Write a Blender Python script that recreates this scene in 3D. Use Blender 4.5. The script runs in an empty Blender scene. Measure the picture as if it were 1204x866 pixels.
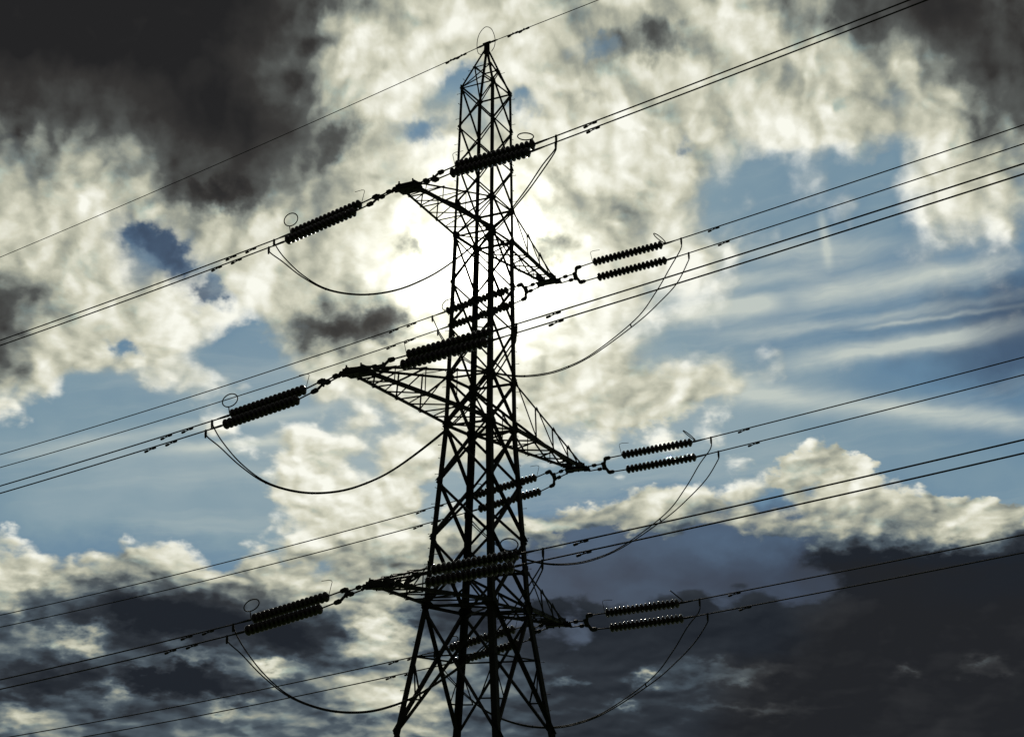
import bpy, bmesh, math, random
from mathutils import Vector, Matrix
random.seed(7)
S = bpy.context.scene
COL = S.collection
R = math.radians

# ------------------------------------------------------------------ camera
cam_d = bpy.data.cameras.new('camera')
cam = bpy.data.objects.new('camera', cam_d)
COL.objects.link(cam)
cam_d.sensor_width = 36.0
cam_d.lens = 1617.74 / 1204 * 36.0
cam_d.clip_start = 0.1
cam_d.clip_end = 20000
C_FW = Vector((-0.4645517, 0.8383223, 0.28531988))
C_RT = Vector((0.87599826, 0.48222218, 0.00942409))
C_UP = Vector((-0.12968715 * -1 if False else 0.12968715, -0.2543177, 0.95838601))
rot = Matrix((C_RT, C_UP, -C_FW)).transposed()
cam.matrix_world = Matrix.Translation(Vector((23.59081, -40.34834, 0.0))) @ rot.to_4x4()
S.camera = cam

# ------------------------------------------------------------------ exposure, light, sky
S.view_settings.view_transform = 'Standard'
S.view_settings.look = 'None'
S.view_settings.gamma = 1.0
S.view_settings.use_curve_mapping = False
S.view_settings.exposure = 0.0
S.render.engine = 'CYCLES'
S.cycles.max_bounces = 4
S.cycles.filter_width = 1.5

SUN_AZ, SUN_EL = 120.55, 20.83          # degrees, counter-clockwise from +x, and above the horizon
SUN = Vector((math.cos(R(SUN_EL)) * math.cos(R(SUN_AZ)), math.cos(R(SUN_EL)) * math.sin(R(SUN_AZ)), math.sin(R(SUN_EL))))
sl = bpy.data.lights.new('sun', 'SUN')
sl.energy = 2.5
sl.angle = R(0.5)
sl.color = (1.0, 0.93, 0.80)
so = bpy.data.objects.new('sun', sl)
COL.objects.link(so)
so.rotation_euler = (-SUN).to_track_quat('-Z', 'Y').to_euler()
so.location = SUN * 200

SKY = {
    'cover': [
        '99999999999999999999999999999999999999999999999999999999999999',
        '99999999999999999999999999999999999999999999999999999999999999',
        '99999999999999999999999999999996989898999999999999999999999999',
        '99999999999999999999999894878164717272778285879197999999999999',
        '86888976736964636974839391785728282828283136415376878999999999',
        '11111111121416173158798990837662504849454650515774847669514844',
        '22201814131211112058787570665947353328232226333627171311121314',
        '82746756494334344252626666687472626166706339193912121321222222',
        '99999999958582454660819599999999999991817460292020192122181614',
        '99999999968884416769909999999999999265402313111115121922202021',
        '99999999866358769498999999999999999994775127161621192631262229',
        '99999999828093999999999999999999999999917141222222285570727981',
        '99999999999999999999999999999999999999978555232222286795919394',
        '99999999999999999999999275819999999999928493929799999999999999',
        '99999999999999999999999984778290989999989999999999999999999999',
        '99999999999999999999999999999999999999999999999999999999999999',
        '99999999999999999999999999999999999999999999999999999999999999',
        '99999999999999999999999999999999999999999999999999999999999999',
    ],
    'bright': [
        '22222226413022253333333544433323121111110300000000070400000000',
        '20202127392922263333333544433323121111110400000000060500000000',
        '38363432383517183134334554503931121010171404000000000000000000',
        '66666650382819161617264147301411040303030303030200000000000000',
        '77777670656260585656575859502616161616161616161510040000000000',
        '77777777777777777777757577746056555555555657565254606064687277',
        '77777777777777777777777777777777777777777777767574676666666666',
        '77777777777777767777777777777777777777777777746666666666666666',
        '24314672777880707679808386878888787777777673666666666666666666',
        '20133165778086777755394562758499908279736868666666666666666666',
        '70697377736974788272748695999999999490847976717172737475767777',
        '70727475706660546670759299999999998281837971717069747777777777',
        '48515558533923132349507689959792827374777673747576777776706358',
        '10152019201204010627527273809087757476747078868881777561362317',
        '00000000000000083364677570727361757777777777868075705532142123',
        '00000000000000001343727577777777766955536774716449291204113944',
        '00000000000000000625566574777776676666666666584224080000093544',
        '00000000000000000728576675777776676666666666584426090000083044',
    ],
    'blue': [
        '77777777777777777777777777788888888888889699999999999999999999',
        '77777777777777777777777777788888888888889599999999999999999999',
        '77777777777777777777777777788888888888889498989999999999999999',
        '77777777777777777777777777798888888888888888939999999999999999',
        '66666768686969706664656566687878828788888888909393939392929191',
        '52535445444647484747474848495473778081818181817872726961595755',
        '50494847464544444444444444444552525352525251505156565555565758',
        '55555555555555474544444444444444444444444444475555565765666666',
        '55555555566059555555555555555344444444444955565757687074777981',
        '57555555596870605956555555555555554845495558666666717178807978',
        '66666666707574666656555555555555555550515556626666666667676666',
        '66666666727773645855555555555555555555555555555958576266666666',
        '66666666747672666355555555555555555559595555555555556166666666',
        '77767472767268676664555555555555556165656464656666666666677375',
        '80787777777777736867665755555556646666666666666769707173747778',
        '88888888878584838177666666666666666666666666667682838586888888',
        '88888888888888888881666666666666666666666666667988888888888888',
        '88888888888888888879666666666666666666666666667788888888888888',
    ],
}

BLOBS = [
    (1.09, 22.62, 1.21, 0.78, 0.0, 0.22, 0.0),
    (1.4, 19.52, 1.06, 1.06, 0.0, 0.15, 0.0),
    (3.75, 29.54, 2.13, 0.5, -0.25, -0.12, 0.0),
    (11.48, 28.16, 2.13, 0.57, 0.0, -0.1, 0.0),
    (5.21, 23.34, 0.92, 0.71, 0.0, -0.16, 0.0),
    (-15.96, 21.06, 0.92, 0.53, -0.56, 0.0, 0.12),
    (-14.73, 20.44, 0.71, 0.53, -0.52, 0.0, 0.12),
    (-13.27, 19.19, 0.92, 0.64, -0.62, 0.0, 0.1),
    (-16.65, 16.62, 0.57, 0.5, -0.5, 0.0, 0.06),
    (-11.5, 17.13, 0.99, 0.99, -0.6, 0.0, 0.0),
    (-4.33, 26.23, 0.99, 0.6, -0.5, 0.0, 0.12),
    (0.28, 27.46, 0.99, 0.64, -0.5, 0.0, 0.05),
    (-2.37, 28.44, 0.71, 0.64, -0.45, 0.0, 0.05),
    (7.78, 25.6, 0.43, 0.57, -0.5, 0.0, 0.1),
    (3.34, 27.79, 0.92, 0.5, -0.4, -0.15, 0.1),
    (-8.04, 18.03, 1.63, 0.64, 0.1, -0.36, 0.0),
    (-5.67, 18.46, 1.06, 0.78, 0.2, -0.48, 0.0),
    (-4.66, 21.31, 0.57, 0.46, 0.0, -0.4, 0.0),
    (1.77, 21.71, 0.99, 0.71, 0.0, -0.42, 0.0),
    (6.71, 29.85, 1.21, 0.71, 0.0, -0.28, 0.0),
    (1.96, 24.61, 0.78, 0.78, 0.0, -0.25, 0.0),
    (-13.13, 22.89, 1.84, 0.71, 0.1, -0.38, 0.0),
    (-8.08, 25.69, 1.06, 0.92, 0.1, -0.3, 0.0),
    (13.13, 12.25, 1.7, 1.06, 0.95, 0.06, 0.0),
    (11.91, 11.95, 0.85, 0.71, 0.3, 0.0, 0.0),
    (14.49, 11.99, 0.85, 0.71, 0.3, 0.0, 0.0),
    (13.63, 11.89, 0.89, 0.5, 0.0, -0.18, 0.0),
    (2.86, 10.28, 2.13, 0.71, 0.35, 0.05, 0.0),
    (7.13, 10.53, 2.48, 0.85, 0.4, 0.05, 0.0),
    (10.58, 9.51, 2.13, 0.43, 0.35, 0.08, 0.0),
    (16.05, 10.23, 3.9, 0.78, 0.5, 0.05, 0.0),
    (19.0, 10.29, 1.42, 0.64, 0.4, 0.05, 0.0),
    (5.8, 15.25, 3.9, 0.99, 0.4, 0.05, 0.0),
    (-14.71, 6.1, 4.08, 1.21, 0.1, -0.28, 0.0),
    (-18.95, 6.64, 1.06, 0.85, 0.1, -0.25, 0.0),
    (-18.01, 3.6, 2.48, 0.92, 0.1, -0.34, 0.0),
    (-13.34, 3.44, 2.66, 0.71, 0.1, -0.32, 0.0),
    (-8.53, 5.11, 1.84, 0.92, 0.1, -0.3, 0.0),
    (-16.5, 5.04, 0.99, 0.53, 0.0, 0.36, 0.0),
    (-15.75, 3.12, 0.6, 0.71, 0.0, 0.36, 0.0),
    (-9.62, 3.92, 1.21, 0.35, 0.0, 0.36, 0.0),
    (-18.9, 1.96, 0.71, 0.57, 0.0, 0.26, 0.0),
    (-5.01, 5.69, 1.21, 1.13, 0.2, 0.48, 0.0),
    (-5.42, 2.86, 2.13, 0.92, 0.1, 0.24, 0.0),
    (-11.54, 2.62, 0.78, 0.28, 0.0, 0.22, 0.0),
    (4.78, 7.57, 0.28, 0.71, 0.2, 0.14, 0.0),
    (5.35, 4.2, 0.53, 0.35, 0.2, 0.4, 0.0),
    (4.34, 2.89, 0.5, 0.28, 0.2, 0.36, 0.0),
    (2.35, 3.92, 0.43, 0.21, 0.2, 0.24, 0.0),
    (18.9, 4.31, 0.64, 0.28, 0.1, 0.2, 0.0),
    (8.87, 4.13, 2.2, 0.28, 0.1, 0.16, 0.0),
    (9.62, 2.64, 2.48, 0.25, 0.1, 0.12, 0.0),
    (16.26, 4.02, 0.43, 0.18, 0.1, 0.18, 0.0),
    (6.73, 8.6, 7.09, 0.99, -0.22, -0.36, 0.02),
    (3.56, 8.78, 2.13, 0.5, -0.2, -0.2, 0.0),
    (-12.43, 4.41, 1.42, 0.32, 0.0, 0.2, 0.0),
    (-17.86, 5.22, 1.06, 0.35, 0.0, 0.22, 0.0),
    (-14.21, 4.04, 1.06, 0.28, 0.0, 0.2, 0.0),
    (-7.32, 7.08, 0.71, 0.57, 0.0, 0.15, 0.0),
    (16.88, 8.12, 4.96, 0.71, 0.2, -0.34, 0.04),
    (-1.39, 7.54, 2.84, 1.42, -0.1, -0.25, 0.05),
]

W = bpy.data.worlds.new('World')
S.world = W
W.use_nodes = True
W.cycles.sampling_method = 'MANUAL'
W.cycles.sample_map_resolution = 512
NT = W.node_tree
NT.nodes.clear()


class X:
    """a float socket with arithmetic"""
    def __init__(s, sock): s.s = sock
    def __add__(a, b): return mth('ADD', a, b)
    __radd__ = __add__
    def __sub__(a, b): return mth('SUBTRACT', a, b)
    def __rsub__(a, b): return mth('SUBTRACT', b, a)
    def __mul__(a, b): return mth('MULTIPLY', a, b)
    __rmul__ = __mul__
    def __truediv__(a, b): return mth('DIVIDE', a, b)
    def __neg__(a): return mth('MULTIPLY', a, -1.0)


def put(sock, v):
    if isinstance(v, X): NT.links.new(v.s, sock)
    elif isinstance(v, bpy.types.NodeSocket): NT.links.new(v, sock)
    else: sock.default_value = v


def mth(op, a, b=0.0, c=None, clamp=False):
    n = NT.nodes.new('ShaderNodeMath')
    n.operation = op
    n.use_clamp = clamp
    put(n.inputs[0], a)
    put(n.inputs[1], b)
    if c is not None: put(n.inputs[2], c)
    return X(n.outputs[0])


def smooth(x, lo, hi):
    n = NT.nodes.new('ShaderNodeMapRange')
    n.interpolation_type = 'SMOOTHSTEP'
    put(n.inputs[0], x)
    n.inputs[1].default_value = lo
    n.inputs[2].default_value = hi
    return X(n.outputs[0])


def lerp(a, b, t): return a + (b - a) * t


def vec(x, y, z=0.0):
    n = NT.nodes.new('ShaderNodeCombineXYZ')
    for i, v in enumerate((x, y, z)): put(n.inputs[i], v)
    return n.outputs[0]


def split(sock):
    n = NT.nodes.new('ShaderNodeSeparateXYZ')
    NT.links.new(sock, n.inputs[0])
    return [X(o) for o in n.outputs]


def noise(v, scale, detail=5.0, rough=0.55, dims='3D', lac=2.0):
    n = NT.nodes.new('ShaderNodeTexNoise')
    n.noise_dimensions = dims
    NT.links.new(v, n.inputs['Vector'])
    n.inputs['Scale'].default_value = scale
    n.inputs['Detail'].default_value = detail
    n.inputs['Roughness'].default_value = rough
    n.inputs['Lacunarity'].default_value = lac
    return n


def lin(c): return tuple(((v / 255) / 12.92 if v / 255 <= 0.04045 else ((v / 255 + 0.055) / 1.055) ** 2.4) for v in c)


def ramp(x, stops, interp='LINEAR'):
    n = NT.nodes.new('ShaderNodeValToRGB')
    put(n.inputs[0], x)
    cr = n.color_ramp
    cr.interpolation = interp
    while len(cr.elements) > 1: cr.elements.remove(cr.elements[-1])
    cr.elements[0].position = stops[0][0]
    cr.elements[0].color = (*stops[0][1], 1)
    for p, c in stops[1:]:
        e = cr.elements.new(p)
        e.color = (*c, 1)
    return n.outputs[0]


def mixc(a, b, t, mode='MIX'):
    n = NT.nodes.new('ShaderNodeMix')
    n.data_type = 'RGBA'
    n.blend_type = mode
    put(n.inputs[0], t)
    put(n.inputs[6], a)
    put(n.inputs[7], b)
    return n.outputs[2]


def build_sky():
    tc = NT.nodes.new('ShaderNodeTexCoord')
    dirv = tc.outputs['Generated']
    dx, dy, dz = split(dirv)
    az = mth('MULTIPLY', mth('ARCTAN2', dy, dx), 180 / math.pi)
    n = NT.nodes.new('ShaderNodeMath'); n.operation = 'WRAP'
    put(n.inputs[0], 119.0 - az); n.inputs[1].default_value = 180.0; n.inputs[2].default_value = -180.0
    a = X(n.outputs[0])
    el = mth('MULTIPLY', mth('ARCSINE', dz), 180 / math.pi)
    elp = mth('MAXIMUM', el, -4.0)
    # clouds flatten towards the horizon
    elf = mth('MULTIPLY', mth('LOGARITHM', 1.0 + (elp + 4.0) / 14.0, math.e), 46.0)
    P = vec(a, elf)
    w1 = split(noise(P, 1 / 7.0, 3.0, 0.5, '2D').outputs['Color'])
    w2 = split(noise(P, 1 / 2.2, 3.0, 0.55, '2D').outputs['Color'])
    wx = (w1[0] - 0.5) * WARP1 + (w2[0] - 0.5) * WARP2
    wy = (w1[1] - 0.5) * WARP1 + (w2[1] - 0.5) * WARP2
    w2x, w2y = w2[0] - 0.5, w2[1] - 0.5
    f0 = split(noise(P, 1 / 0.8, 3.0, 0.6, '2D').outputs['Color'])
    F0x, F0y = f0[0] - 0.5, f0[1] - 0.5
    # ---- where the sky is covered, how bright the cloud is, how deep the blue is
    aw = mth('DIVIDE', a + wx * 0.8 + F0x * 0.6 + 24.0, 48.0, clamp=True)
    ew = el + wy * 0.62 + F0y * 0.5
    cov_rows, prev = [], None
    nr = len(SKY['cover'])
    for i in range(nr):
        st = []
        for j in range(31):
            st.append((j / 30.0, tuple(int(SKY[k][i][2 * j:2 * j + 2]) / 99.0 for k in ('cover', 'bright', 'blue'))))
        c = ramp(aw, st, 'B_SPLINE')
        prev = c if prev is None else mixc(prev, c, smooth(ew, 2.0 * (i - 1), 2.0 * i))
    cov, bri, blu = split(prev)
    # single gaps, billows and dark patches
    for (a0, e0, ra, re_, kc, kb, ku) in BLOBS:
        da, de = (a + wx * 0.35 + w2x * 1.3 + F0x * 1.2 - a0) / ra, (el + wy * 0.30 + w2y * 1.1 + F0y * 1.0 - e0) / re_
        g = mth('EXPONENT', mth('MULTIPLY', mth('MULTIPLY_ADD', da, da, de * de), -1.0))
        if kc: cov = mth('MULTIPLY_ADD', g, kc, cov)
        if kb: bri = mth('MULTIPLY_ADD', g, kb, bri)
        if ku: blu = mth('MULTIPLY_ADD', g, ku, blu)
    # ---- away from the mapped sector the overcast goes on, duller
    off = mth('MAXIMUM', smooth(mth('ABSOLUTE', a), 24.0, 44.0), smooth(el, 34.0, 52.0))
    cov = lerp(cov, X_const(0.92), off)
    bri = lerp(bri, 0.24 - smooth(mth('ABSOLUTE', a), 40.0, 100.0) * 0.18, off)
    # ---- cloud texture
    px = a + wx * 0.35
    py = elf + wy * 0.35
    sx = mth('MULTIPLY', a + 1.55, -1.0)
    sy = (20.83 - el) * 1.2
    sl_ = mth('SQRT', sx * sx + sy * sy + 4.0)
    D = X(noise(vec(px, py), 1 / 4.6, 8.0, 0.50, '2D').outputs['Fac']) - 0.5
    D2 = X(noise(vec(px + sx / sl_ * 0.40, py + sy / sl_ * 0.40), 1 / 4.6, 4.0, 0.45, '2D').outputs['Fac']) - 0.5
    # billows: soft rounded cells, seen from below
    def puff(qx, qy, sc):
        n = NT.nodes.new('ShaderNodeTexVoronoi')
        n.voronoi_dimensions = '2D'
        n.feature = 'SMOOTH_F1'
        NT.links.new(vec(qx, qy), n.inputs['Vector'])
        n.inputs['Scale'].default_value = sc
        n.inputs['Detail'].default_value = 1.5
        n.inputs['Roughness'].default_value = 0.5
        n.inputs['Smoothness'].default_value = 0.6
        return 0.56 - X(n.outputs['Distance'])
    qx, qy = px + w2x * 0.8 + F0x * 0.25, py + w2y * 0.8 + F0y * 0.25
    hx, hy = sx / sl_ * 0.36, sy / sl_ * 0.36
    B1 = puff(qx, qy, 1 / 5.6) * 0.72 + puff(qx + 31.0, qy, 1 / 2.1) * 0.46
    B2 = puff(qx + hx, qy + hy, 1 / 5.6) * 0.72 + puff(qx + hx + 31.0, qy + hy, 1 / 2.1) * 0.46
    D = D * 0.75 + B1 * PUFF
    D2 = D2 * 0.75 + B2 * PUFF
    relief = D - D2
    # fine wisps
    F = X(noise(vec(px * 1.0, py * 1.3, 3.0), 1 / 1.1, 6.0, 0.6, '3D').outputs['Fac']) - 0.5
    low = 1.0 - smooth(el, 11.5, 17.5)
    nz = 0.25 + smooth(cov, 0.04, 0.30) * 0.75
    c = cov + smooth(cov, 0.82, 1.0) * (0.30 - smooth(bri, 0.3, 0.6) * 0.20) + (D * COVN + F * 0.28) * nz
    c = (c - 0.5) * (1.0 + low * 1.7) + 0.5
    alpha = smooth(c, 0.20, 0.80)
    amp = 0.16 + smooth(bri, 0.05, 0.55) * 0.84
    b = bri + smooth(bri, 0.45, 0.65) * 0.035 * (1.0 - off) + (D * BRN * (1.0 - low * 0.35) + relief * REL + F * 0.22) * amp + relief * REL * low * smooth(bri, 0.03, 0.2) * 0.4 + alpha * (1.0 - alpha) * 0.22 * amp
    ccol = ramp(b, [(0.0, lin((36, 36, 37))), (0.12, lin((54, 53, 52))), (0.3, lin((86, 89, 87))), (0.47, lin((136, 141, 133))),
                    (0.62, lin((178, 179, 161))), (0.76, lin((210, 209, 189))), (1.0, lin((250, 250, 238)))])
    ccol = mixc(ccol, mixc(ccol, (0.86, 1.0, 1.10, 1), 1.0, 'MULTIPLY'), smooth(F + w2x * 0.8, 0.0, 0.35) * smooth(b, 0.25, 0.45) * (1.0 - smooth(b, 0.62, 0.85)))
    # dark cloud bottoms low down take a slate tint
    ccol = mixc(ccol, mixc(ccol, (0.80, 1.02, 1.34, 1), 1.0, 'MULTIPLY'), smooth(blu, 0.64, 0.80) * (1.0 - smooth(blu, 0.92, 1.0) * 0.6) * (1.0 - smooth(el, 10.0, 16.0)) * (1.0 - smooth(b, 0.22, 0.55)))
    bcol = ramp(blu + D * 0.14, [(0.0, lin((182, 200, 204))), (0.33, lin((152, 171, 178))), (0.5, lin((124, 151, 165))), (0.66, lin((96, 130, 156))),
                      (0.78, lin((66, 90, 116))), (0.9, lin((42, 58, 80))), (1.0, lin((32, 36, 44)))])
    # high thin streaks of cirrus
    th = R(9.0)
    u = a * math.cos(th) + elf * (-math.sin(th))
    v = a * math.sin(th) * -1.0 * -1.0 * -1.0 + elf * math.cos(th)
    ci = X(noise(vec(u * 0.16 + wx * 0.05, v + wy * 0.5, 9.0), 1 / 2.6, 7.0, 0.6, '3D').outputs['Fac'])
    veil = smooth(ci, 0.44, 0.74) * 0.30
    # long drawn-out streaks and old vapour trails
    for (a0, e0, a1, e1, wd, k) in STREAKS:
        ln = math.hypot(a1 - a0, e1 - e0)
        ux, uy = (a1 - a0) / ln, (e1 - e0) / ln
        da, de = a - a0, el + w2y * 0.30 + wy * 0.06 + F0y * 0.12 - e0
        along = (da * ux + de * uy) / ln
        across = (de * ux - da * uy) / wd
        body = mth('EXPONENT', mth('MULTIPLY', across * across, -1.0))
        veil = veil + body * smooth(along, -0.15, 0.2) * (1.0 - smooth(along, 0.75, 1.2)) * (smooth(ci, 0.25, 0.65) * 0.75 + 0.25) * (k * 1.2)
    veil = mth('MINIMUM', veil, 0.9) * (1.0 - smooth(blu, 0.72, 0.85))
    bcol = mixc(bcol, (*lin((196, 204, 196)), 1), veil)
    # ---- the veiled sun
    nd = NT.nodes.new('ShaderNodeVectorMath'); nd.operation = 'DOT_PRODUCT'
    NT.links.new(dirv, nd.inputs[0]); nd.inputs[1].default_value = SUN
    ang = mth('MULTIPLY', mth('ARCCOSINE', mth('MINIMUM', X(nd.outputs['Value']), 1.0)), 180 / math.pi)
    def gauss(s): return mth('EXPONENT', mth('MULTIPLY', (ang / s) * (ang / s), -1.0))
    glow = 1.0 + gauss(3.3) * 1.3 * smooth(b, 0.35, 0.9)
    halo = gauss(0.9) * 6.0 + gauss(2.2) * 0.45 + gauss(6.0) * 0.05
    # ---- blue: the Nishita sky under thin high haze
    ns = NT.nodes.new('ShaderNodeTexSky')
    ns.sky_type = 'NISHITA'
    ns.sun_disc = False
    ns.sun_elevation = R(SUN_EL)
    ns.sun_rotation = R(90.0 - SUN_AZ)
    bg1 = NT.nodes.new('ShaderNodeBackground')
    NT.links.new(ns.outputs[0], bg1.inputs[0])
    bg1.inputs[1].default_value = 0.05
    def bg(col):
        n = NT.nodes.new('ShaderNodeBackground'); NT.links.new(col, n.inputs[0]); return n
    def mixs(f, p, q):
        n = NT.nodes.new('ShaderNodeMixShader'); put(n.inputs[0], f)
        NT.links.new(p.outputs[0], n.inputs[1]); NT.links.new(q.outputs[0], n.inputs[2]); return n
    bgb = bg(bcol)
    blue = mixs(0.975, bg1, bgb)
    bgc = bg(ccol)
    put(bgc.inputs[1], glow)
    s1 = mixs(alpha, blue, bgc)
    bgh = NT.nodes.new('ShaderNodeBackground')
    bgh.inputs[0].default_value = (1.0, 0.97, 0.84, 1)
    put(bgh.inputs[1], halo)
    ad = NT.nodes.new('ShaderNodeAddShader')
    NT.links.new(s1.outputs[0], ad.inputs[0]); NT.links.new(bgh.outputs[0], ad.inputs[1])
    out = NT.nodes.new('ShaderNodeOutputWorld')
    NT.links.new(ad.outputs[0], out.inputs[0])


def X_const(v):
    n = NT.nodes.new('ShaderNodeValue')
    n.outputs[0].default_value = v
    return X(n.outputs[0])


STREAKS = [(6.98, 18.81, 11.38, 19.09, 0.4, 1.09),
           (12.12, 19.4, 20.88, 20.02, 0.58, 0.69),
           (11.97, 16.63, 22.27, 17.5, 0.36, 1.09),
           (15.22, 17.85, 22.35, 18.25, 0.1, 0.57),
           (9.07, 15.63, 15.75, 14.53, 0.5, 0.92),
           (15.34, 14.62, 21.86, 13.43, 0.4, 0.98),
           (-20.17, 12.07, -13.97, 13.53, 0.22, 0.4),
           (-14.31, 13.47, -6.62, 14.97, 0.22, 0.69),
           (-14.24, 12.62, -6.21, 13.89, 0.23, 0.69),
           (13.57, 22.58, 13.8, 20.43, 0.2, 0.46),
           (9.14, 17.69, 21.54, 18.61, 0.22, 0.4),
           (1.42, 14.04, 10.88, 16.15, 0.3, 0.35),
           (9.64, 21.09, 20.98, 21.01, 0.35, 0.45),
           (8.49, 19.82, 16.12, 20.66, 0.3, 0.5)]
WARP1, WARP2, COVN, BRN, REL = 3.4, 1.0, 1.25, 0.60, 1.45
PUFF = 0.55
build_sky()


# ------------------------------------------------------------------ materials
def material(name, base, var, rough, scale=3.0, metallic=0.0, coat=0.0, bump=0.0):
    m = bpy.data.materials.new(name)
    m.use_nodes = True
    nt = m.node_tree
    b = nt.nodes['Principled BSDF']
    t = nt.nodes.new('ShaderNodeTexCoord')
    n = nt.nodes.new('ShaderNodeTexNoise')
    n.inputs['Scale'].default_value = scale
    n.inputs['Detail'].default_value = 6
    nt.links.new(t.outputs['Object'], n.inputs['Vector'])
    r = nt.nodes.new('ShaderNodeValToRGB')
    r.color_ramp.elements[0].position = 0.3
    r.color_ramp.elements[1].position = 0.7
    r.color_ramp.elements[0].color = (*[max(0, c - v) for c, v in zip(base, var)], 1)
    r.color_ramp.elements[1].color = (*[c + v for c, v in zip(base, var)], 1)
    nt.links.new(n.outputs['Fac'], r.inputs[0])
    nt.links.new(r.outputs[0], b.inputs['Base Color'])
    b.inputs['Roughness'].default_value = rough
    b.inputs['Metallic'].default_value = metallic
    b.inputs['Coat Weight'].default_value = coat
    if bump:
        bp = nt.nodes.new('ShaderNodeBump')
        bp.inputs['Strength'].default_value = bump
        nt.links.new(n.outputs['Fac'], bp.inputs['Height'])
        nt.links.new(bp.outputs[0], b.inputs['Normal'])
    return m


M_STEEL = material('weathered_dark_steel', (0.020, 0.019, 0.0185), (0.008, 0.0075, 0.007), 0.75, 2.5)
M_FIT = material('forged_steel_fittings', (0.030, 0.028, 0.027), (0.010, 0.009, 0.009), 0.75, 8.0)
M_GLAZE = material('brown_porcelain_glaze', (0.022, 0.014, 0.010), (0.006, 0.004, 0.003), 0.12, 9.0, coat=0.5)
M_WIRE = material('weathered_aluminium_strand', (0.035, 0.034, 0.033), (0.010, 0.010, 0.010), 0.85, 14.0)
M_GRASS = material('rough_pasture', (0.040, 0.078, 0.016), (0.022, 0.034, 0.010), 1.0, 1.3, bump=0.6)
M_CONC = material('footing_concrete', (0.28, 0.27, 0.25), (0.05, 0.05, 0.05), 0.9, 4.0)


# ------------------------------------------------------------------ mesh helpers
class MB:
    def __init__(s): s.v, s.f, s.sm = [], [], []

    def prism(s, p, q, poly, u, v, smooth=False):
        p, q = Vector(p), Vector(q)
        n0 = len(s.v)
        k = len(poly)
        for c in (p, q):
            for (x, y) in poly: s.v.append(c + u * x + v * y)
        for i in range(k):
            j = (i + 1) % k
            s.f.append((n0 + i, n0 + j, n0 + k + j, n0 + k + i)); s.sm.append(smooth)
        s.f.append(tuple(n0 + i for i in reversed(range(k)))); s.sm.append(False)
        s.f.append(tuple(n0 + k + i for i in range(k))); s.sm.append(False)
        return s

    def angle(s, p, q, u, v, w, t):
        """a rolled angle section whose heel runs p..q, flanges along u and v"""
        d = (Vector(q) - Vector(p)).normalized()
        u = Vector(u); u = (u - d * u.dot(d)).normalized()
        v = Vector(v); v = (v - d * v.dot(d) - u * v.dot(u)).normalized()
        return s.prism(p, q, [(0, 0), (w, 0), (w, t), (t, t), (t, w), (0, w)], u, v)

    def bar(s, p, q, v, w, t):
        d = (Vector(q) - Vector(p)).normalized()
        v = Vector(v); v = (v - d * v.dot(d)).normalized()
        u = d.cross(v)
        return s.prism(p, q, [(-w / 2, -t / 2), (w / 2, -t / 2), (w / 2, t / 2), (-w / 2, t / 2)], u, v)

    def plate(s, c, pts, u, v, t):
        """outline pts in the (u,v) plane round c, thickness t"""
        u, v = Vector(u), Vector(v)
        n = u.cross(v).normalized()
        c = Vector(c)
        return s.prism(c - n * t / 2, c + n * t / 2, pts, u, v)

    def tube(s, pts, r, n=8, cap=True):
        pts = [Vector(p) for p in pts]
        n0 = len(s.v)
        ref = None
        for i, p in enumerate(pts):
            d = (pts[min(i + 1, len(pts) - 1)] - pts[max(i - 1, 0)]).normalized()
            if ref is None:
                ref = Vector((0, 0, 1)) if abs(d.z) < 0.9 else Vector((1, 0, 0))
            a = (ref - d * ref.dot(d)).normalized()
            ref = a
            b = d.cross(a)
            rr = r[i] if isinstance(r, (list, tuple)) else r
            for k in range(n):
                t = 2 * math.pi * k / n
                s.v.append(p + a * (rr * math.cos(t)) + b * (rr * math.sin(t)))
        for i in range(len(pts) - 1):
            for k in range(n):
                j = (k + 1) % n
                s.f.append((n0 + i * n + k, n0 + i * n + j, n0 + (i + 1) * n + j, n0 + (i + 1) * n + k)); s.sm.append(True)
        if cap:
            s.f.append(tuple(n0 + k for k in reversed(range(n)))); s.sm.append(False)
            e = n0 + (len(pts) - 1) * n
            s.f.append(tuple(e + k for k in range(n))); s.sm.append(False)
        return s

    def lathe(s, p, d, prof, n=20):
        """profile of (along, radius) pairs round the axis p + d"""
        p, d = Vector(p), Vector(d).normalized()
        pts = [p + d * x for x, _ in prof]
        n0 = len(s.v)
        a = Vector((0, 0, 1)) if abs(d.z) < 0.9 else Vector((1, 0, 0))
        a = (a - d * a.dot(d)).normalized()
        b = d.cross(a)
        for (x, r), c in zip(prof, pts):
            for k in range(n):
                t = 2 * math.pi * k / n
                s.v.append(c + a * (r * math.cos(t)) + b * (r * math.sin(t)))
        for i in range(len(prof) - 1):
            for k in range(n):
                j = (k + 1) % n
                s.f.append((n0 + i * n + k, n0 + i * n + j, n0 + (i + 1) * n + j, n0 + (i + 1) * n + k)); s.sm.append(True)
        s.f.append(tuple(n0 + k for k in reversed(range(n)))); s.sm.append(False)
        e = n0 + (len(prof) - 1) * n
        s.f.append(tuple(e + k for k in range(n))); s.sm.append(False)
        return s

    def mesh(s, name, mat, org):
        me = bpy.data.meshes.new(name)
        me.from_pydata([tuple(v - org) for v in s.v], [], s.f)
        me.polygons.foreach_set('use_smooth', s.sm)
        me.materials.append(mat)
        bm = bmesh.new(); bm.from_mesh(me)
        bmesh.ops.recalc_face_normals(bm, faces=bm.faces)
        bm.to_mesh(me); bm.free()
        me.update()
        return me

    def build(s, name, mat, parent=None, org=Vector((0, 0, 0)), loc=None):
        o = bpy.data.objects.new(name, s.mesh(name, mat, org))
        COL.objects.link(o)
        if parent: o.parent = parent
        elif loc is not None: o.location = loc
        return o


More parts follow.
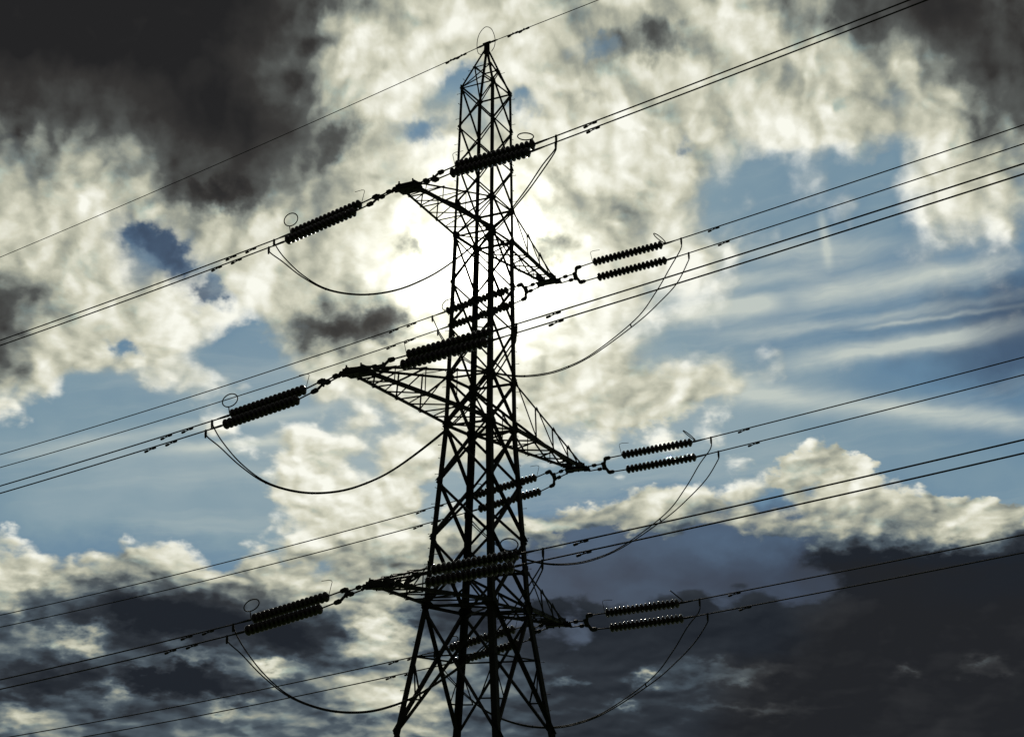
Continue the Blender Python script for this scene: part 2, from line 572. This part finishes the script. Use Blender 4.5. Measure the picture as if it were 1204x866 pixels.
def thing(name, loc, label, cat, group=None):
    o = bpy.data.objects.new(name, None)
    COL.objects.link(o)
    o.location = loc
    tag(o, label, cat, group)
    return o


def tag(o, label, cat, group=None):
    o['label'] = label
    o['category'] = cat
    if group: o['group'] = group
    return o


# ------------------------------------------------------------------ ground
def ground_z(x, y):
    dx = x - 23.6
    return -1.6 + 70.0 * math.tanh(0.14 * dx / 70.0) * (1.0 if dx < 0 else 0.8)


def build_ground():
    xs = [-6000, -3000, -1500, -800, -400] + [-250 + 10 * i for i in range(42)] + [220, 300, 500, 1000, 2500, 6000]
    ys = [-6000, -3000, -1200, -500, -250] + [-120 + 10 * i for i in range(30)] + [220, 400, 800, 1600, 3000, 6000]
    me = bpy.data.meshes.new('ground')
    rnd = random.Random(3)
    vs, fs = [], []
    for y in ys:
        for x in xs:
            near = abs(x) < 250 and abs(y) < 250 and math.hypot(x - 23.6, y + 40.3) > 12 and math.hypot(x, y) > 8
            vs.append((x, y, ground_z(x, y) + (rnd.uniform(-0.12, 0.12) if near else 0)))
    w = len(xs)
    for j in range(len(ys) - 1):
        for i in range(w - 1): fs.append((j * w + i, j * w + i + 1, (j + 1) * w + i + 1, (j + 1) * w + i))
    me.from_pydata(vs, [], fs)
    me.polygons.foreach_set('use_smooth', [True] * len(fs))
    me.materials.append(M_GRASS)
    o = bpy.data.objects.new('ground', me)
    COL.objects.link(o)
    o['kind'] = 'structure'


build_ground()

# ------------------------------------------------------------------ the tower
ZG = ground_z(0, 0)
ORG = Vector((0, 0, ZG))
LV = dict(ap=26.62, pk=25.75, sh=24.80, p1=23.20, p2=21.65, tt=20.07, tb=18.83, q1=17.05, q2=15.40, mt=13.47, mb=11.76, r1=9.78, r2=7.82,
          bt=6.78, bb=5.51, ft=1.44, gd=ZG - 0.3)
TAPER = [(26.62, 0.045), (24.80, 0.70), (18.83, 0.80), (11.76, 0.928), (5.51, 1.325), (1.44, 1.905), (-12.0, 1.905 + 13.44 * 0.1425)]


def half(zz):
    for (z1, a1), (z2, a2) in zip(TAPER, TAPER[1:]):
        if zz >= z2: return a1 + (a2 - a1) * (z1 - zz) / (z1 - z2)
    return TAPER[-1][1]


CR = [(1, -1), (1, 1), (-1, 1), (-1, -1)]            # corners, anticlockwise


def corner(c, zz):
    a = half(zz)
    return Vector((c[0] * a, c[1] * a, zz))


tower = thing('lattice_pylon', ORG, 'tall dark steel lattice pylon with three tiers of crossarms against the sun', 'pylon')
SEG = [('ap', 'sh', 0.075), ('sh', 'tb', 0.10), ('tb', 'mb', 0.165), ('mb', 'bb', 0.20), ('bb', 'gd', 0.21)]
legs = []
bolt = MB().tube([(0, 0, 0), (0.15, 0, 0)], 0.009, 6).tube([(0.15, 0, 0), (0.165, 0, 0)], 0.016, 6)
bolt_me = bolt.mesh('step_bolt', M_FIT, Vector((0, 0, 0)))
for ci, c in enumerate(CR):
    m = MB()
    for a, b, w in SEG:
        m.angle(corner(c, LV[a]), corner(c, LV[b]), (-c[0], 0, 0), (0, -c[1], 0), w, 0.016 if w > 0.09 else 0.010)
    leg = m.build('leg', M_STEEL, tower, ORG)
    legs.append(leg)
    for key, sz in (('sh', 0.20), ('tt', 0.30), ('tb', 0.34), ('mt', 0.38), ('mb', 0.44), ('bt', 0.40), ('bb', 0.48), ('ft', 0.22)):
        g = MB()
        p = corner(c, LV[key])
        out = 0.009
        tri = [(0.0, sz * 0.55), (sz * 0.55, sz * 0.28), (sz * 0.85, 0.0), (sz * 0.55, -sz * 0.28), (0.0, -sz * 0.55)]
        g.plate(p + Vector((0, c[1] * out, 0)), tri, (-c[0], 0, 0), (0, 0, 1), 0.012)
        g.plate(p + Vector((c[0] * out, 0, 0)), tri, (0, -c[1], 0), (0, 0, 1), 0.012)
        g.build('gusset_plate', M_STEEL, leg, ORG)
    if ci in (1, 3):
        zz, k = 2.2, 0
        while zz < 26.0:
            o = bpy.data.objects.new('step_bolt', bolt_me)
            COL.objects.link(o)
            o.parent = leg
            q = corner(c, zz)
            if k % 2:
                o.location = q + Vector((c[0] * 0.0, -c[1] * 0.04, 0)) - ORG
                o.rotation_euler = (0, 0, 0 if c[0] > 0 else math.pi)
            else:
                o.location = q + Vector((-c[0] * 0.04, 0, 0)) - ORG
                o.rotation_euler = (0, 0, math.pi / 2 if c[1] > 0 else -math.pi / 2)
            zz += 0.52
            k += 1
    fz = ground_z(*corner(c, ZG).xy)
    p = corner(c, fz)
    MB().lathe(p + Vector((-c[0] * 0.08, -c[1] * 0.08, -0.6)), (0, 0, 1), [(0, 0.42), (0.75, 0.38), (0.85, 0.30), (0.86, 0.02)], 16).build('footing', M_CONC, tower, ORG)

PANELS = [('pk', 'sh', 0.045), ('sh', 'p1', 0.055), ('p1', 'p2', 0.055), ('p2', 'tt', 0.055), ('tt', 'tb', 0.06), ('tb', 'q1', 0.06), ('q1', 'q2', 0.065),
          ('q2', 'mt', 0.065), ('mt', 'mb', 0.09), ('mb', 'r1', 0.10), ('r1', 'r2', 0.10), ('r2', 'bb', 0.10), ('bb', 'ft', 0.115), ('ft', 'gd', 0.10)]
for fi in range(4):
    c1, c2 = CR[fi], CR[(fi + 1) % 4]
    nrm = Vector((c1[0] + c2[0], c1[1] + c2[1], 0)).normalized()
    for a, b, w in PANELS:
        za, zb_ = LV[a], LV[b]
        if b == 'gd': zb_ = ZG + 0.55
        m = MB()
        # one diagonal bolted outside the leg flange, the other inside
        m.angle(corner(c1, za) + nrm * 0.012, corner(c2, zb_) + nrm * 0.012, (0, 0, -1), nrm, w, 0.008)
        m.angle(corner(c2, za) - nrm * 0.026, corner(c1, zb_) - nrm * 0.026, (0, 0, -1), -nrm, w, 0.008)
        m.build('cross_brace', M_STEEL, tower, ORG)
    for key, w in (('pk', 0.04), ('sh', 0.05), ('tt', 0.07), ('tb', 0.08), ('mt', 0.08), ('mb', 0.09), ('bt', 0.09), ('bb', 0.10)):
        m = MB()
        m.angle(corner(c1, LV[key]) + nrm * -0.045, corner(c2, LV[key]) - nrm * 0.045, (0, 0, -1), -nrm, w, 0.008)
        m.build('horizontal_brace', M_STEEL, tower, ORG)
    # redundants of the lowest seen panel: tie at the crossing, stub ties and hip struts
    za, zb_ = LV['bb'], LV['ft']
    wa, wb = half(za), half(zb_)
    zx = za - (za - zb_) * wa / (wa + wb)
    m = MB()
    m.angle(corner(c1, zx) - nrm * 0.055, corner(c2, zx) - nrm * 0.055, (0, 0, -1), -nrm, 0.055, 0.007)
    m.build('horizontal_brace', M_STEEL, tower, ORG)
    mid = (corner(c1, zx) + corner(c2, zx)) / 2
    for p, q in ((c1, c2), (c2, c1)):
        zs = zb_ + (zx - zb_) * 0.42
        lp = corner(p, zs)
        foot = corner(p, zb_)
        dp = foot + (mid - foot) * 0.42
        m = MB()
        m.angle(lp - nrm * 0.05, dp - nrm * 0.05, (0, 0, -1), -nrm, 0.05, 0.006)
        m.build('tie_strut', M_STEEL, tower, ORG)
        m = MB()
        m.angle(corner(p, zx) - nrm * 0.062, dp - nrm * 0.062, (0, 0, -1), -nrm, 0.045, 0.006)
        m.build('tie_strut', M_STEEL, tower, ORG)
# plan bracing at the arm levels
for key, w in (('tb', 0.05), ('mb', 0.06), ('bb', 0.07)):
    m = MB()
    zz = LV[key] - 0.10
    m.angle(corner(CR[0], LV[key]) + Vector((0, 0, -0.10)), corner(CR[2], LV[key]) + Vector((0, 0, -0.10)), (0, 0, -1), (1, 1, 0), w, 0.007)
    m.angle(corner(CR[1], LV[key]) + Vector((0, 0, -0.02)), corner(CR[3], LV[key]) + Vector((0, 0, -0.02)), (0, 0, 1), (1, -1, 0), w, 0.007)
    m.build('plan_brace', M_STEEL, tower, ORG)
# peak cap
m = MB()
m.plate((0, -0.055, 26.64), [(-0.10, -0.30), (0.10, -0.30), (0.085, 0.18), (-0.085, 0.18)], (1, 0, 0), (0, 0, 1), 0.014)
m.plate((0, 0.055, 26.64), [(-0.10, -0.30), (0.10, -0.30), (0.085, 0.18), (-0.085, 0.18)], (1, 0, 0), (0, 0, 1), 0.014)
m.tube([(-0.16, 0, 26.80), (0.16, 0, 26.83)], 0.055, 10)
m.build('peak_cap', M_FIT, tower, ORG)

ARM = {'t': (5.18, 'tt', 'tb', 0.105, 0.060, [0.34, 0.63, 0.84]), 'm': (7.67, 'mt', 'mb', 0.115, 0.075, [0.28, 0.53, 0.76, 0.90]),
       'b': (5.99, 'bt', 'bb', 0.115, 0.075, [0.36, 0.66, 0.86])}
TIPX = 0.27


def build_arm(k, side):
    L, kt, kb, wb, wt, fr = ARM[k]
    zt, zb = LV[kt], LV[kb]
    at, ab = half(zt), half(zb)
    ch = {}
    m = MB()
    for sx in (-1, 1):
        B0, B1 = Vector((sx * ab, side * ab, zb)), Vector((sx * TIPX, side * L, zb))
        T0, T1 = Vector((sx * at, side * at, zt)), Vector((sx * (TIPX - 0.03), side * (L - 0.10), zb + 0.20))
        ch[sx] = (T0, T1, B0, B1)
        m.angle(B0, B1, (-sx, 0, 0), (0, 0, 1), wb, 0.012)
        m.angle(T0, T1, (-sx, 0, 0), (0, 0, -1), wt, 0.009)
    arm = m.build('crossarm', M_STEEL, tower, ORG)
    P = lambda sx, top, f: (ch[sx][0].lerp(ch[sx][1], f) if top else ch[sx][2].lerp(ch[sx][3], f))
    ww = 0.042 if k == 't' else 0.05
    for sx in (-1, 1):
        n = Vector((sx, 0, 0))
        o = n * 0.012
        pf = 0.0
        for f in fr:
            mm = MB().angle(P(sx, 1, f) - o, P(sx, 0, f) - o, (0, side, 0), -n, ww * 0.8, 0.006)
            mm.build('lattice_bar', M_STEEL, arm, ORG)
            mm = MB().angle(P(sx, 1, pf) + o, P(sx, 0, f) + o, (0, side, 0), n, ww, 0.006)
            mm.build('lattice_bar', M_STEEL, arm, ORG)
            pf = f
    # bottom face zigzag and ties
    f2 = [0.0]
    for f in fr: f2 += [(f2[-1] + f) / 2, f]
    up = Vector((0, 0, 0.016))
    sx = 1
    for i in range(len(f2) - 1):
        MB().angle(P(sx, 0, f2[i]) + up, P(-sx, 0, f2[i + 1]) + up, (0, side, 0), (0, 0, 1), ww, 0.006).build('lattice_bar', M_STEEL, arm, ORG)
        sx = -sx
    for f in fr:
        MB().angle(P(1, 0, f) - up, P(-1, 0, f) - up, (0, side, 0), (0, 0, -1), ww * 0.8, 0.006).build('lattice_bar', M_STEEL, arm, ORG)
        if side < 0: MB().angle(P(1, 1, f) + up, P(-1, 1, f) + up, (0, side, 0), (0, 0, 1), 0.028, 0.005).build('lattice_bar', M_STEEL, arm, ORG)
    # tip: end beam, side gussets, attachment lugs
    e = MB()
    y = side * L
    e.angle((-TIPX - 0.12, y + side * 0.06, zb - 0.03), (TIPX + 0.12, y + side * 0.06, zb - 0.03), (0, -side, 0), (0, 0, 1), 0.16, 0.016)
    e.angle((-TIPX - 0.12, y - side * 0.20, zb - 0.05), (TIPX + 0.12, y - side * 0.20, zb - 0.05), (0, side, 0), (0, 0, 1), 0.12, 0.016)
    for sx in (-1, 1):
        tr = ch[sx]
        c0 = tr[3] + Vector((sx * 0.022, 0, 0))
        e.plate(c0, [(-0.10, -0.06), (0.08, -0.05), (0.10, 0.10), (0.0, 0.21), (-0.35, 0.25 if k != 'm' else 0.22), (-0.55, 0.17), (-0.60, -0.01)],
                (0, side, 0), (0, 0, 1), 0.014)
        lug = Vector((sx * (TIPX + 0.08), y, zb - 0.02))
        for dy in (-0.07, 0.07):
            e.plate(lug + Vector((sx * 0.04, side * dy, 0)), [(-0.14, -0.08), (0.08, -0.08), (0.13, 0.0), (0.08, 0.08), (-0.14, 0.08)], (sx, 0, 0), (0, 0, 1), 0.018)
        e.tube([lug + Vector((sx * 0.10, -0.12, 0)), lug + Vector((sx * 0.10, 0.12, 0))], 0.022, 8)
        e.tube([tr[3] + Vector((0, side * 0.02, 0.10)), tr[3] + Vector((0, side * 0.02, 0.24))], 0.03, 6)
        e.tube([tr[3] + Vector((-sx * 0.15, -side * 0.15, -0.14)), tr[3] + Vector((-sx * 0.15, -side * 0.15, 0.20))], 0.03, 6)
    e.plate((0, y - side * 0.18, zb - 0.065), [(-0.38, -0.22), (0.38, -0.22), (0.36, 0.26), (-0.36, 0.26)], (1, 0, 0), (0, side, 0), 0.014)
    e.build('tip_plate', M_STEEL, arm, ORG)
    return arm


for k in 'tmb':
    for side in (-1, 1): build_arm(k, side)

# ------------------------------------------------------------------ insulator sets, conductors, jumpers
# rise of the string's tower end, of its line end (from the arm tip), slope of the conductor in +x
STR = {(1, 't', -1): (0.13, 0.25, 0.140), (1, 'm', -1): (0.04, 0.35, 0.131), (1, 'b', -1): (0.13, 0.42, 0.124),
       (1, 't', 1): (0.25, 0.46, 0.136), (1, 'm', 1): (0.13, 0.34, 0.130), (1, 'b', 1): (0.09, 0.31, 0.126),
       (-1, 't', -1): (-0.49, -1.03, 0.144), (-1, 'm', -1): (-0.56, -1.04, 0.143), (-1, 'b', -1): (-0.46, -1.04, 0.154),
       (-1, 't', 1): (-0.27, -0.74, 0.158), (-1, 'm', 1): (-0.41, -0.91, 0.160), (-1, 'b', 1): (-0.35, -0.98, 0.158)}
CURV = {1: 0.0006, -1: 0.0010}
TIER = {'t': 'top', 'm': 'middle', 'b': 'bottom'}
SIDE = {-1: 'left', 1: 'right'}
X0, X1 = 1.95, 4.88
NDISC, PITCH = 17, 0.1715
# one cap-and-pin disc along +x, PITCH long
disc = MB().lathe((0, 0, 0), (1, 0, 0), [(0.0, 0.078), (0.004, 0.086), (0.026, 0.096), (0.036, 0.124), (0.054, 0.154), (0.072, 0.165), (0.094, 0.167), (0.108, 0.158),
                                         (0.118, 0.142), (0.112, 0.134), (0.130, 0.120), (0.138, 0.098), (0.156, 0.082), (PITCH - 0.0005, 0.078)], 24)
DISC = disc.mesh('insulator_disc', M_GLAZE, Vector((0, 0, 0)))


def half_vec(side): return Vector((0, 0.19 * side, -0.25)) * (0.80 if side < 0 else 1.0)


def ends(s, k, side):
    L, zb = ARM[k][0], LV[ARM[k][2]]
    a, b, sl_ = STR[(s, k, side)]
    return Vector((s * X0, side * (L + 0.19), zb + a)), Vector((s * X1, side * (L + 0.19), zb + b)), sl_


def string_ends(s, k, side):
    # the sets on the left hang a little nearer to the tower
    p, q, sl_ = ends(s, k, side)
    dx = 0.0 if s > 0 else (0.17 if side < 0 else 0.09)
    v = (q - p) / (q.x - p.x) * dx
    return p + v, q + v, sl_


def wire_pt(s, k, side, i, x):
    a, b, sl_ = ends(s, k, side)
    d = x - s * X1
    return Vector((x, b.y, b.z + sl_ * d + CURV[s] * d * d)) + half_vec(side) * i


def insulator_set(s, k, side):
    L, zb = ARM[k][0], LV[ARM[k][2]]
    Ms, Me, sl_ = string_ends(s, k, side)
    A = Vector((s * (TIPX + 0.20), side * L, zb - 0.02))
    root = thing('insulator_set', A,
                 'twin insulator strings pulling %s from the %s crossarm tip on the %s' % ('right' if s > 0 else 'left', TIER[k], SIDE[side]),
                 'insulator', 'tension insulator sets on the crossarm tips')
    hv = half_vec(side)
    w = hv.normalized()
    k_ = hv.length / 0.314
    d0 = (Ms - A).normalized()
    d = (Me - Ms).normalized()
    Y = A + (Ms - A) * 0.47
    up = -w
    # twin link rods from the lug to the yoke
    for i in (-1, 1):
        m = MB()
        p, q = A + w * 0.10 * i, Y - d0 * 0.06 + w * 0.10 * i
        m.tube([p, q], 0.025, 8)
        sh = p.lerp(q, 0.42 if i < 0 else 0.70)
        m.tube([sh - d0 * 0.10, sh - d0 * 0.05, sh + d0 * 0.05, sh + d0 * 0.10], [0.034, 0.074, 0.074, 0.034], 8)
        m.tube([p - w * 0.05 * i - d0 * 0.02, p + d0 * 0.06], 0.045, 8)
        m.build('link_rod', M_FIT, root, A)
    n = d0.cross(w)
    OUT = [(-0.13, -0.15), (-0.13, 0.15), (-0.02, 0.18), (0.02, 0.33), (0.10, 0.38), (0.16, 0.30), (0.10, 0.21), (0.04, 0.07), (0.04, -0.07), (0.10, -0.21), (0.16, -0.30), (0.10, -0.38), (0.02, -0.33), (-0.02, -0.18)]
    m = MB()
    for off in (-0.018, 0.018):
        m.plate(Y + n * off, [(x, y_ * k_) for x, y_ in OUT], d0, w, 0.018)
    for i in (-1, 1):
        m.tube([Y + w * 0.30 * k_ * i + d0 * 0.09 - n * 0.07, Y + w * 0.30 * k_ * i + d0 * 0.09 + n * 0.07], 0.028, 8)
        m.tube([Y + w * 0.10 * i - d0 * 0.06 - n * 0.07, Y + w * 0.10 * i - d0 * 0.06 + n * 0.07], 0.028, 8)
    m.build('yoke_plate', M_FIT, root, A)
    q = d.to_track_quat('X', 'Z')
    for i in (-1, 1):
        s0, s1 = Ms + hv * i, Me + hv * i
        y0 = Y + w * 0.30 * k_ * i + d0 * 0.09
        m = MB()
        dl = (s0 - y0).normalized()
        m.tube([y0, s0], 0.025, 8)
        m.tube([y0 - dl * 0.03, y0 + dl * 0.02, y0 + dl * 0.16, y0 + dl * 0.22], [0.036, 0.085, 0.076, 0.03], 8)
        m.build('ball_link', M_FIT, root, A)
        m = MB()
        m.tube([s0 - d * 0.01, s1 + d * 0.03], 0.024, 8)
        st = m.build('insulator_string', M_FIT, root, A)
        for j in range(NDISC):
            o = bpy.data.objects.new('insulator_disc', DISC)
            COL.objects.link(o)
            o.parent = st
            o.location = s0 + d * (PITCH * j) - A
            o.rotation_mode = 'QUATERNION'
            o.rotation_quaternion = q if s > 0 else q
        # dead-end clamp
        dc = (wire_pt(s, k, side, i, s * (X1 + 0.6)) - s1).normalized()
        m = MB()
        m.tube([s1 + d * 0.0, s1 + dc * 0.06, s1 + dc * 0.30, s1 + dc * 0.52], [0.030, 0.040, 0.034, 0.024], 10)
        m.build('dead_end_clamp', M_FIT, root, A)
    # arcing horn at the tower end of the upper string: a thin rod bent back along it
    u0 = Ms - hv - d * 0.03
    m = MB()
    m.tube([u0, u0 + Vector((s * -0.02, 0, 0.10)), u0 + Vector((s * -0.10, 0, 0.42)), u0 + Vector((s * -0.08, 0, 0.46)), u0 + Vector((s * 0.02, 0, 0.485)), u0 + Vector((s * 0.30, 0, 0.47))], 0.010, 6)
    m.build('arcing_horn', M_FIT, root, A)
    # racket ring at the line end
    e0 = Me - hv
    if side < 0:
        cdir = Vector((-0.28, -0.12, 0.27)) if s > 0 else Vector((0.14, -0.20, 0.42))
        nn = (Vector((0.39, -0.68, 0.62)) if s > 0 else Vector((-0.68, 0.14, 0.72))).normalized()
        rad = 0.255
    else:
        cdir = Vector((-s * 0.13, 0, 0.28))
        nn = Vector((0.62 * s, 0.16, 0.77)).normalized()
        rad = 0.285
    ctr = e0 + cdir
    f1 = (-cdir - nn * (-cdir).dot(nn)).normalized()
    f2 = nn.cross(f1)
    near = ctr + f1 * rad
    pts = [ctr + f1 * (rad * math.cos(t)) + f2 * (rad * math.sin(t)) for t in [2 * math.pi * i / 28 for i in range(29)]]
    m = MB()
    m.tube([e0, near], 0.02, 6)
    m.tube(pts, 0.02, 6)
    m.build('arcing_ring', M_FIT, root, A)


for k in 'tmb':
    for side in (-1, 1):
        for s in (1, -1): insulator_set(s, k, side)


def damper(p, d, org, parent):
    """Stockbridge damper clamped under a wire: clamp, messenger and two weights"""
    m = MB()
    dn = Vector((0, 0, -1))
    c = p + dn * 0.034
    hx = Vector((d.x, d.y, 0)).normalized()
    e = (d * 0.6 + hx * 0.4 * (1 if d.x > 0 else 1)).normalized()
    e = (e + Vector((0, 0, 0.16 if d.x > 0 else -0.16))).normalized()
    m.tube([p + Vector((0, 0, 0.03)), c], 0.030, 6)
    m.tube([c - e * 0.16, c + e * 0.16], 0.019, 6)
    for sg in (-1, 1):
        a = c + e * 0.09 * sg
        b = c + e * 0.235 * sg
        m.tube([a, a + e * 0.02 * sg, b - e * 0.02 * sg, b], [0.026, 0.038, 0.041, 0.030], 8)
    m.build('vibration_damper', M_FIT, parent, org)


def conductor(s, k, side, i):
    xs = []
    x = X1 + 0.35
    far = 95.0 if s > 0 else 150.0
    while x < far:
        xs.append(x); x += 0.6 if x < 40 else 4.0
    pts = [wire_pt(s, k, side, i, s * x) for x in xs]
    org = pts[0]
    root = MB().tube(pts, WIRE_R, 8).build('conductor', M_WIRE, None, org, org)
    tag(root, '%s twin wire from the %s crossarm on the %s towards the %s edge' % ('upper' if i < 0 else 'lower', TIER[k], SIDE[side], 'right' if s > 0 else 'left'),
        'cable', 'twin line conductors')
    for xd in ((7.0 + 0.06 * side + 0.12 * i,) if s > 0 else (6.62 + 0.18 * i, 7.5 + 0.18 * i)):
        p = wire_pt(s, k, side, i, s * xd)
        d = (wire_pt(s, k, side, i, s * (xd + 0.1)) - p).normalized()
        damper(p - Vector((0, 0, WIRE_R)), d, org, root)


WIRE_R = 0.023
for k in 'tmb':
    for side in (-1, 1):
        for s in (1, -1):
            for i in (-1, 1): conductor(s, k, side, i)


def catmull(P, n=8):
    out = []
    Q = [P[0] * 2 - P[1]] + P + [P[-1] * 2 - P[-2]]
    for i in range(1, len(Q) - 2):
        a, b, c, d = Q[i - 1:i + 3]
        for j in range(n):
            t = j / n
            out.append(0.5 * ((2 * b) + (c - a) * t + (2 * a - 5 * b + 4 * c - d) * t * t + (3 * b - a - 3 * c + d) * t ** 3))
    out.append(P[-1])
    return out


def jumper(k, side, i):
    L, zb = ARM[k][0], LV[ARM[k][2]]
    y = side * (L + 0.19)
    hv = half_vec(side)
    xr, xl = 5.70 + 0.07 * i, -5.40 + 0.02 * i
    pr, pl = wire_pt(1, k, side, i, xr), wire_pt(-1, k, side, i, xl)
    path = [(5.20, -0.55), (4.55, -1.30), (3.64, -2.12), (1.85, -3.16), (0.6, -3.58), (-0.5, -3.70), (-1.7, -3.58), (-2.95, -3.18), (-4.0, -2.52), (-4.85, -1.78)]
    P = [pr, pr + Vector((0.02, 0, -0.16)), Vector((pr.x - 0.05, pr.y, pr.z - (0.46 if i < 0 else 0.36)))]
    for (x, zz) in path:
        t = max(0.0, 1 - (abs(x + 0.2) / 5.2) ** 1.5)
        f = 0.92 * (1 - t) ** 4 + 0.08
        P.append(Vector((x + 0.06 * i * f, y, zb + zz)) + hv * (i * f) + Vector((0, 0, 0)))
    P += [pl + Vector((0.07, 0, -0.20)), pl]
    pts = catmull(P, 7)
    root = MB().tube(pts, 0.022, 8).build('jumper_loop', M_WIRE, None, pr, pr)
    tag(root, '%s cable of the twin loop hanging below the %s crossarm on the %s' % ('inner' if i < 0 else 'outer', TIER[k], SIDE[side]), 'cable', 'jumper loops under the crossarms')
    for c, dn in ((pr, -1), (pl, -1)):
        MB().tube([c + Vector((0, 0, 0.03)), c + Vector((0, 0, -0.10)), c + Vector((0, 0, -0.24))], [0.036, 0.042, 0.028], 8).build('clamp', M_FIT, root, pr)
    if i < 0:
        for j in (36, 48, 60, 70):
            p = pts[j]
            f = 0.92 * min(1.0, (abs(p.x + 0.2) / 5.2) ** 1.5) ** 4 + 0.08
            MB().tube([p - hv * 0.06, p + hv * (2 * f + 0.06)], 0.026, 6).build('spacer', M_FIT, root, pr)


for k in 'tmb':
    for side in (-1, 1):
        for i in (-1, 1): jumper(k, side, i)

# ------------------------------------------------------------------ earth wire over the peak
def earth_pt(s, x): return Vector((x, 0, 26.80 + (0.112 * x + 0.0004 * x * x if s > 0 else 0.176 * x + 0.00065 * x * x)))


for s in (1, -1):
    xs, x = [], 0.14
    while x < (95 if s > 0 else 150):
        xs.append(x); x += 0.6 if x < 40 else 4.0
    pts = [earth_pt(s, s * x) for x in xs]
    org = pts[0]
    o = MB().tube(pts, 0.015, 8).build('earth_wire', M_WIRE, None, org, org)
    tag(o, 'thin single wire leaving the pylon peak towards the %s edge' % ('right' if s > 0 else 'left'), 'cable', 'earth wire spans')
    MB().tube([earth_pt(s, s * 0.14), earth_pt(s, s * 0.30), earth_pt(s, s * 0.46)], [0.034, 0.040, 0.022], 8).build('dead_end_clamp', M_FIT, o, org)
    for xd in (1.13, 1.60):
        p = earth_pt(s, s * xd)
        damper(p, (earth_pt(s, s * (xd + 0.1)) - p).normalized(), org, o)
loop = [(-0.20, 26.36), (-0.36, 26.48), (-0.42, 26.72), (-0.41, 27.05), (-0.30, 27.34), (-0.07, 27.52), (0.17, 27.40), (0.31, 27.12), (0.37, 26.84), (0.34, 26.58), (0.22, 26.40)]
pts = catmull([Vector((x, -0.02, zz)) for x, zz in loop], 6)
o = MB().tube(pts, 0.013, 8).build('bonding_loop', M_WIRE, None, pts[0], pts[0])
tag(o, 'thin round wire loop standing over the pylon peak', 'cable')
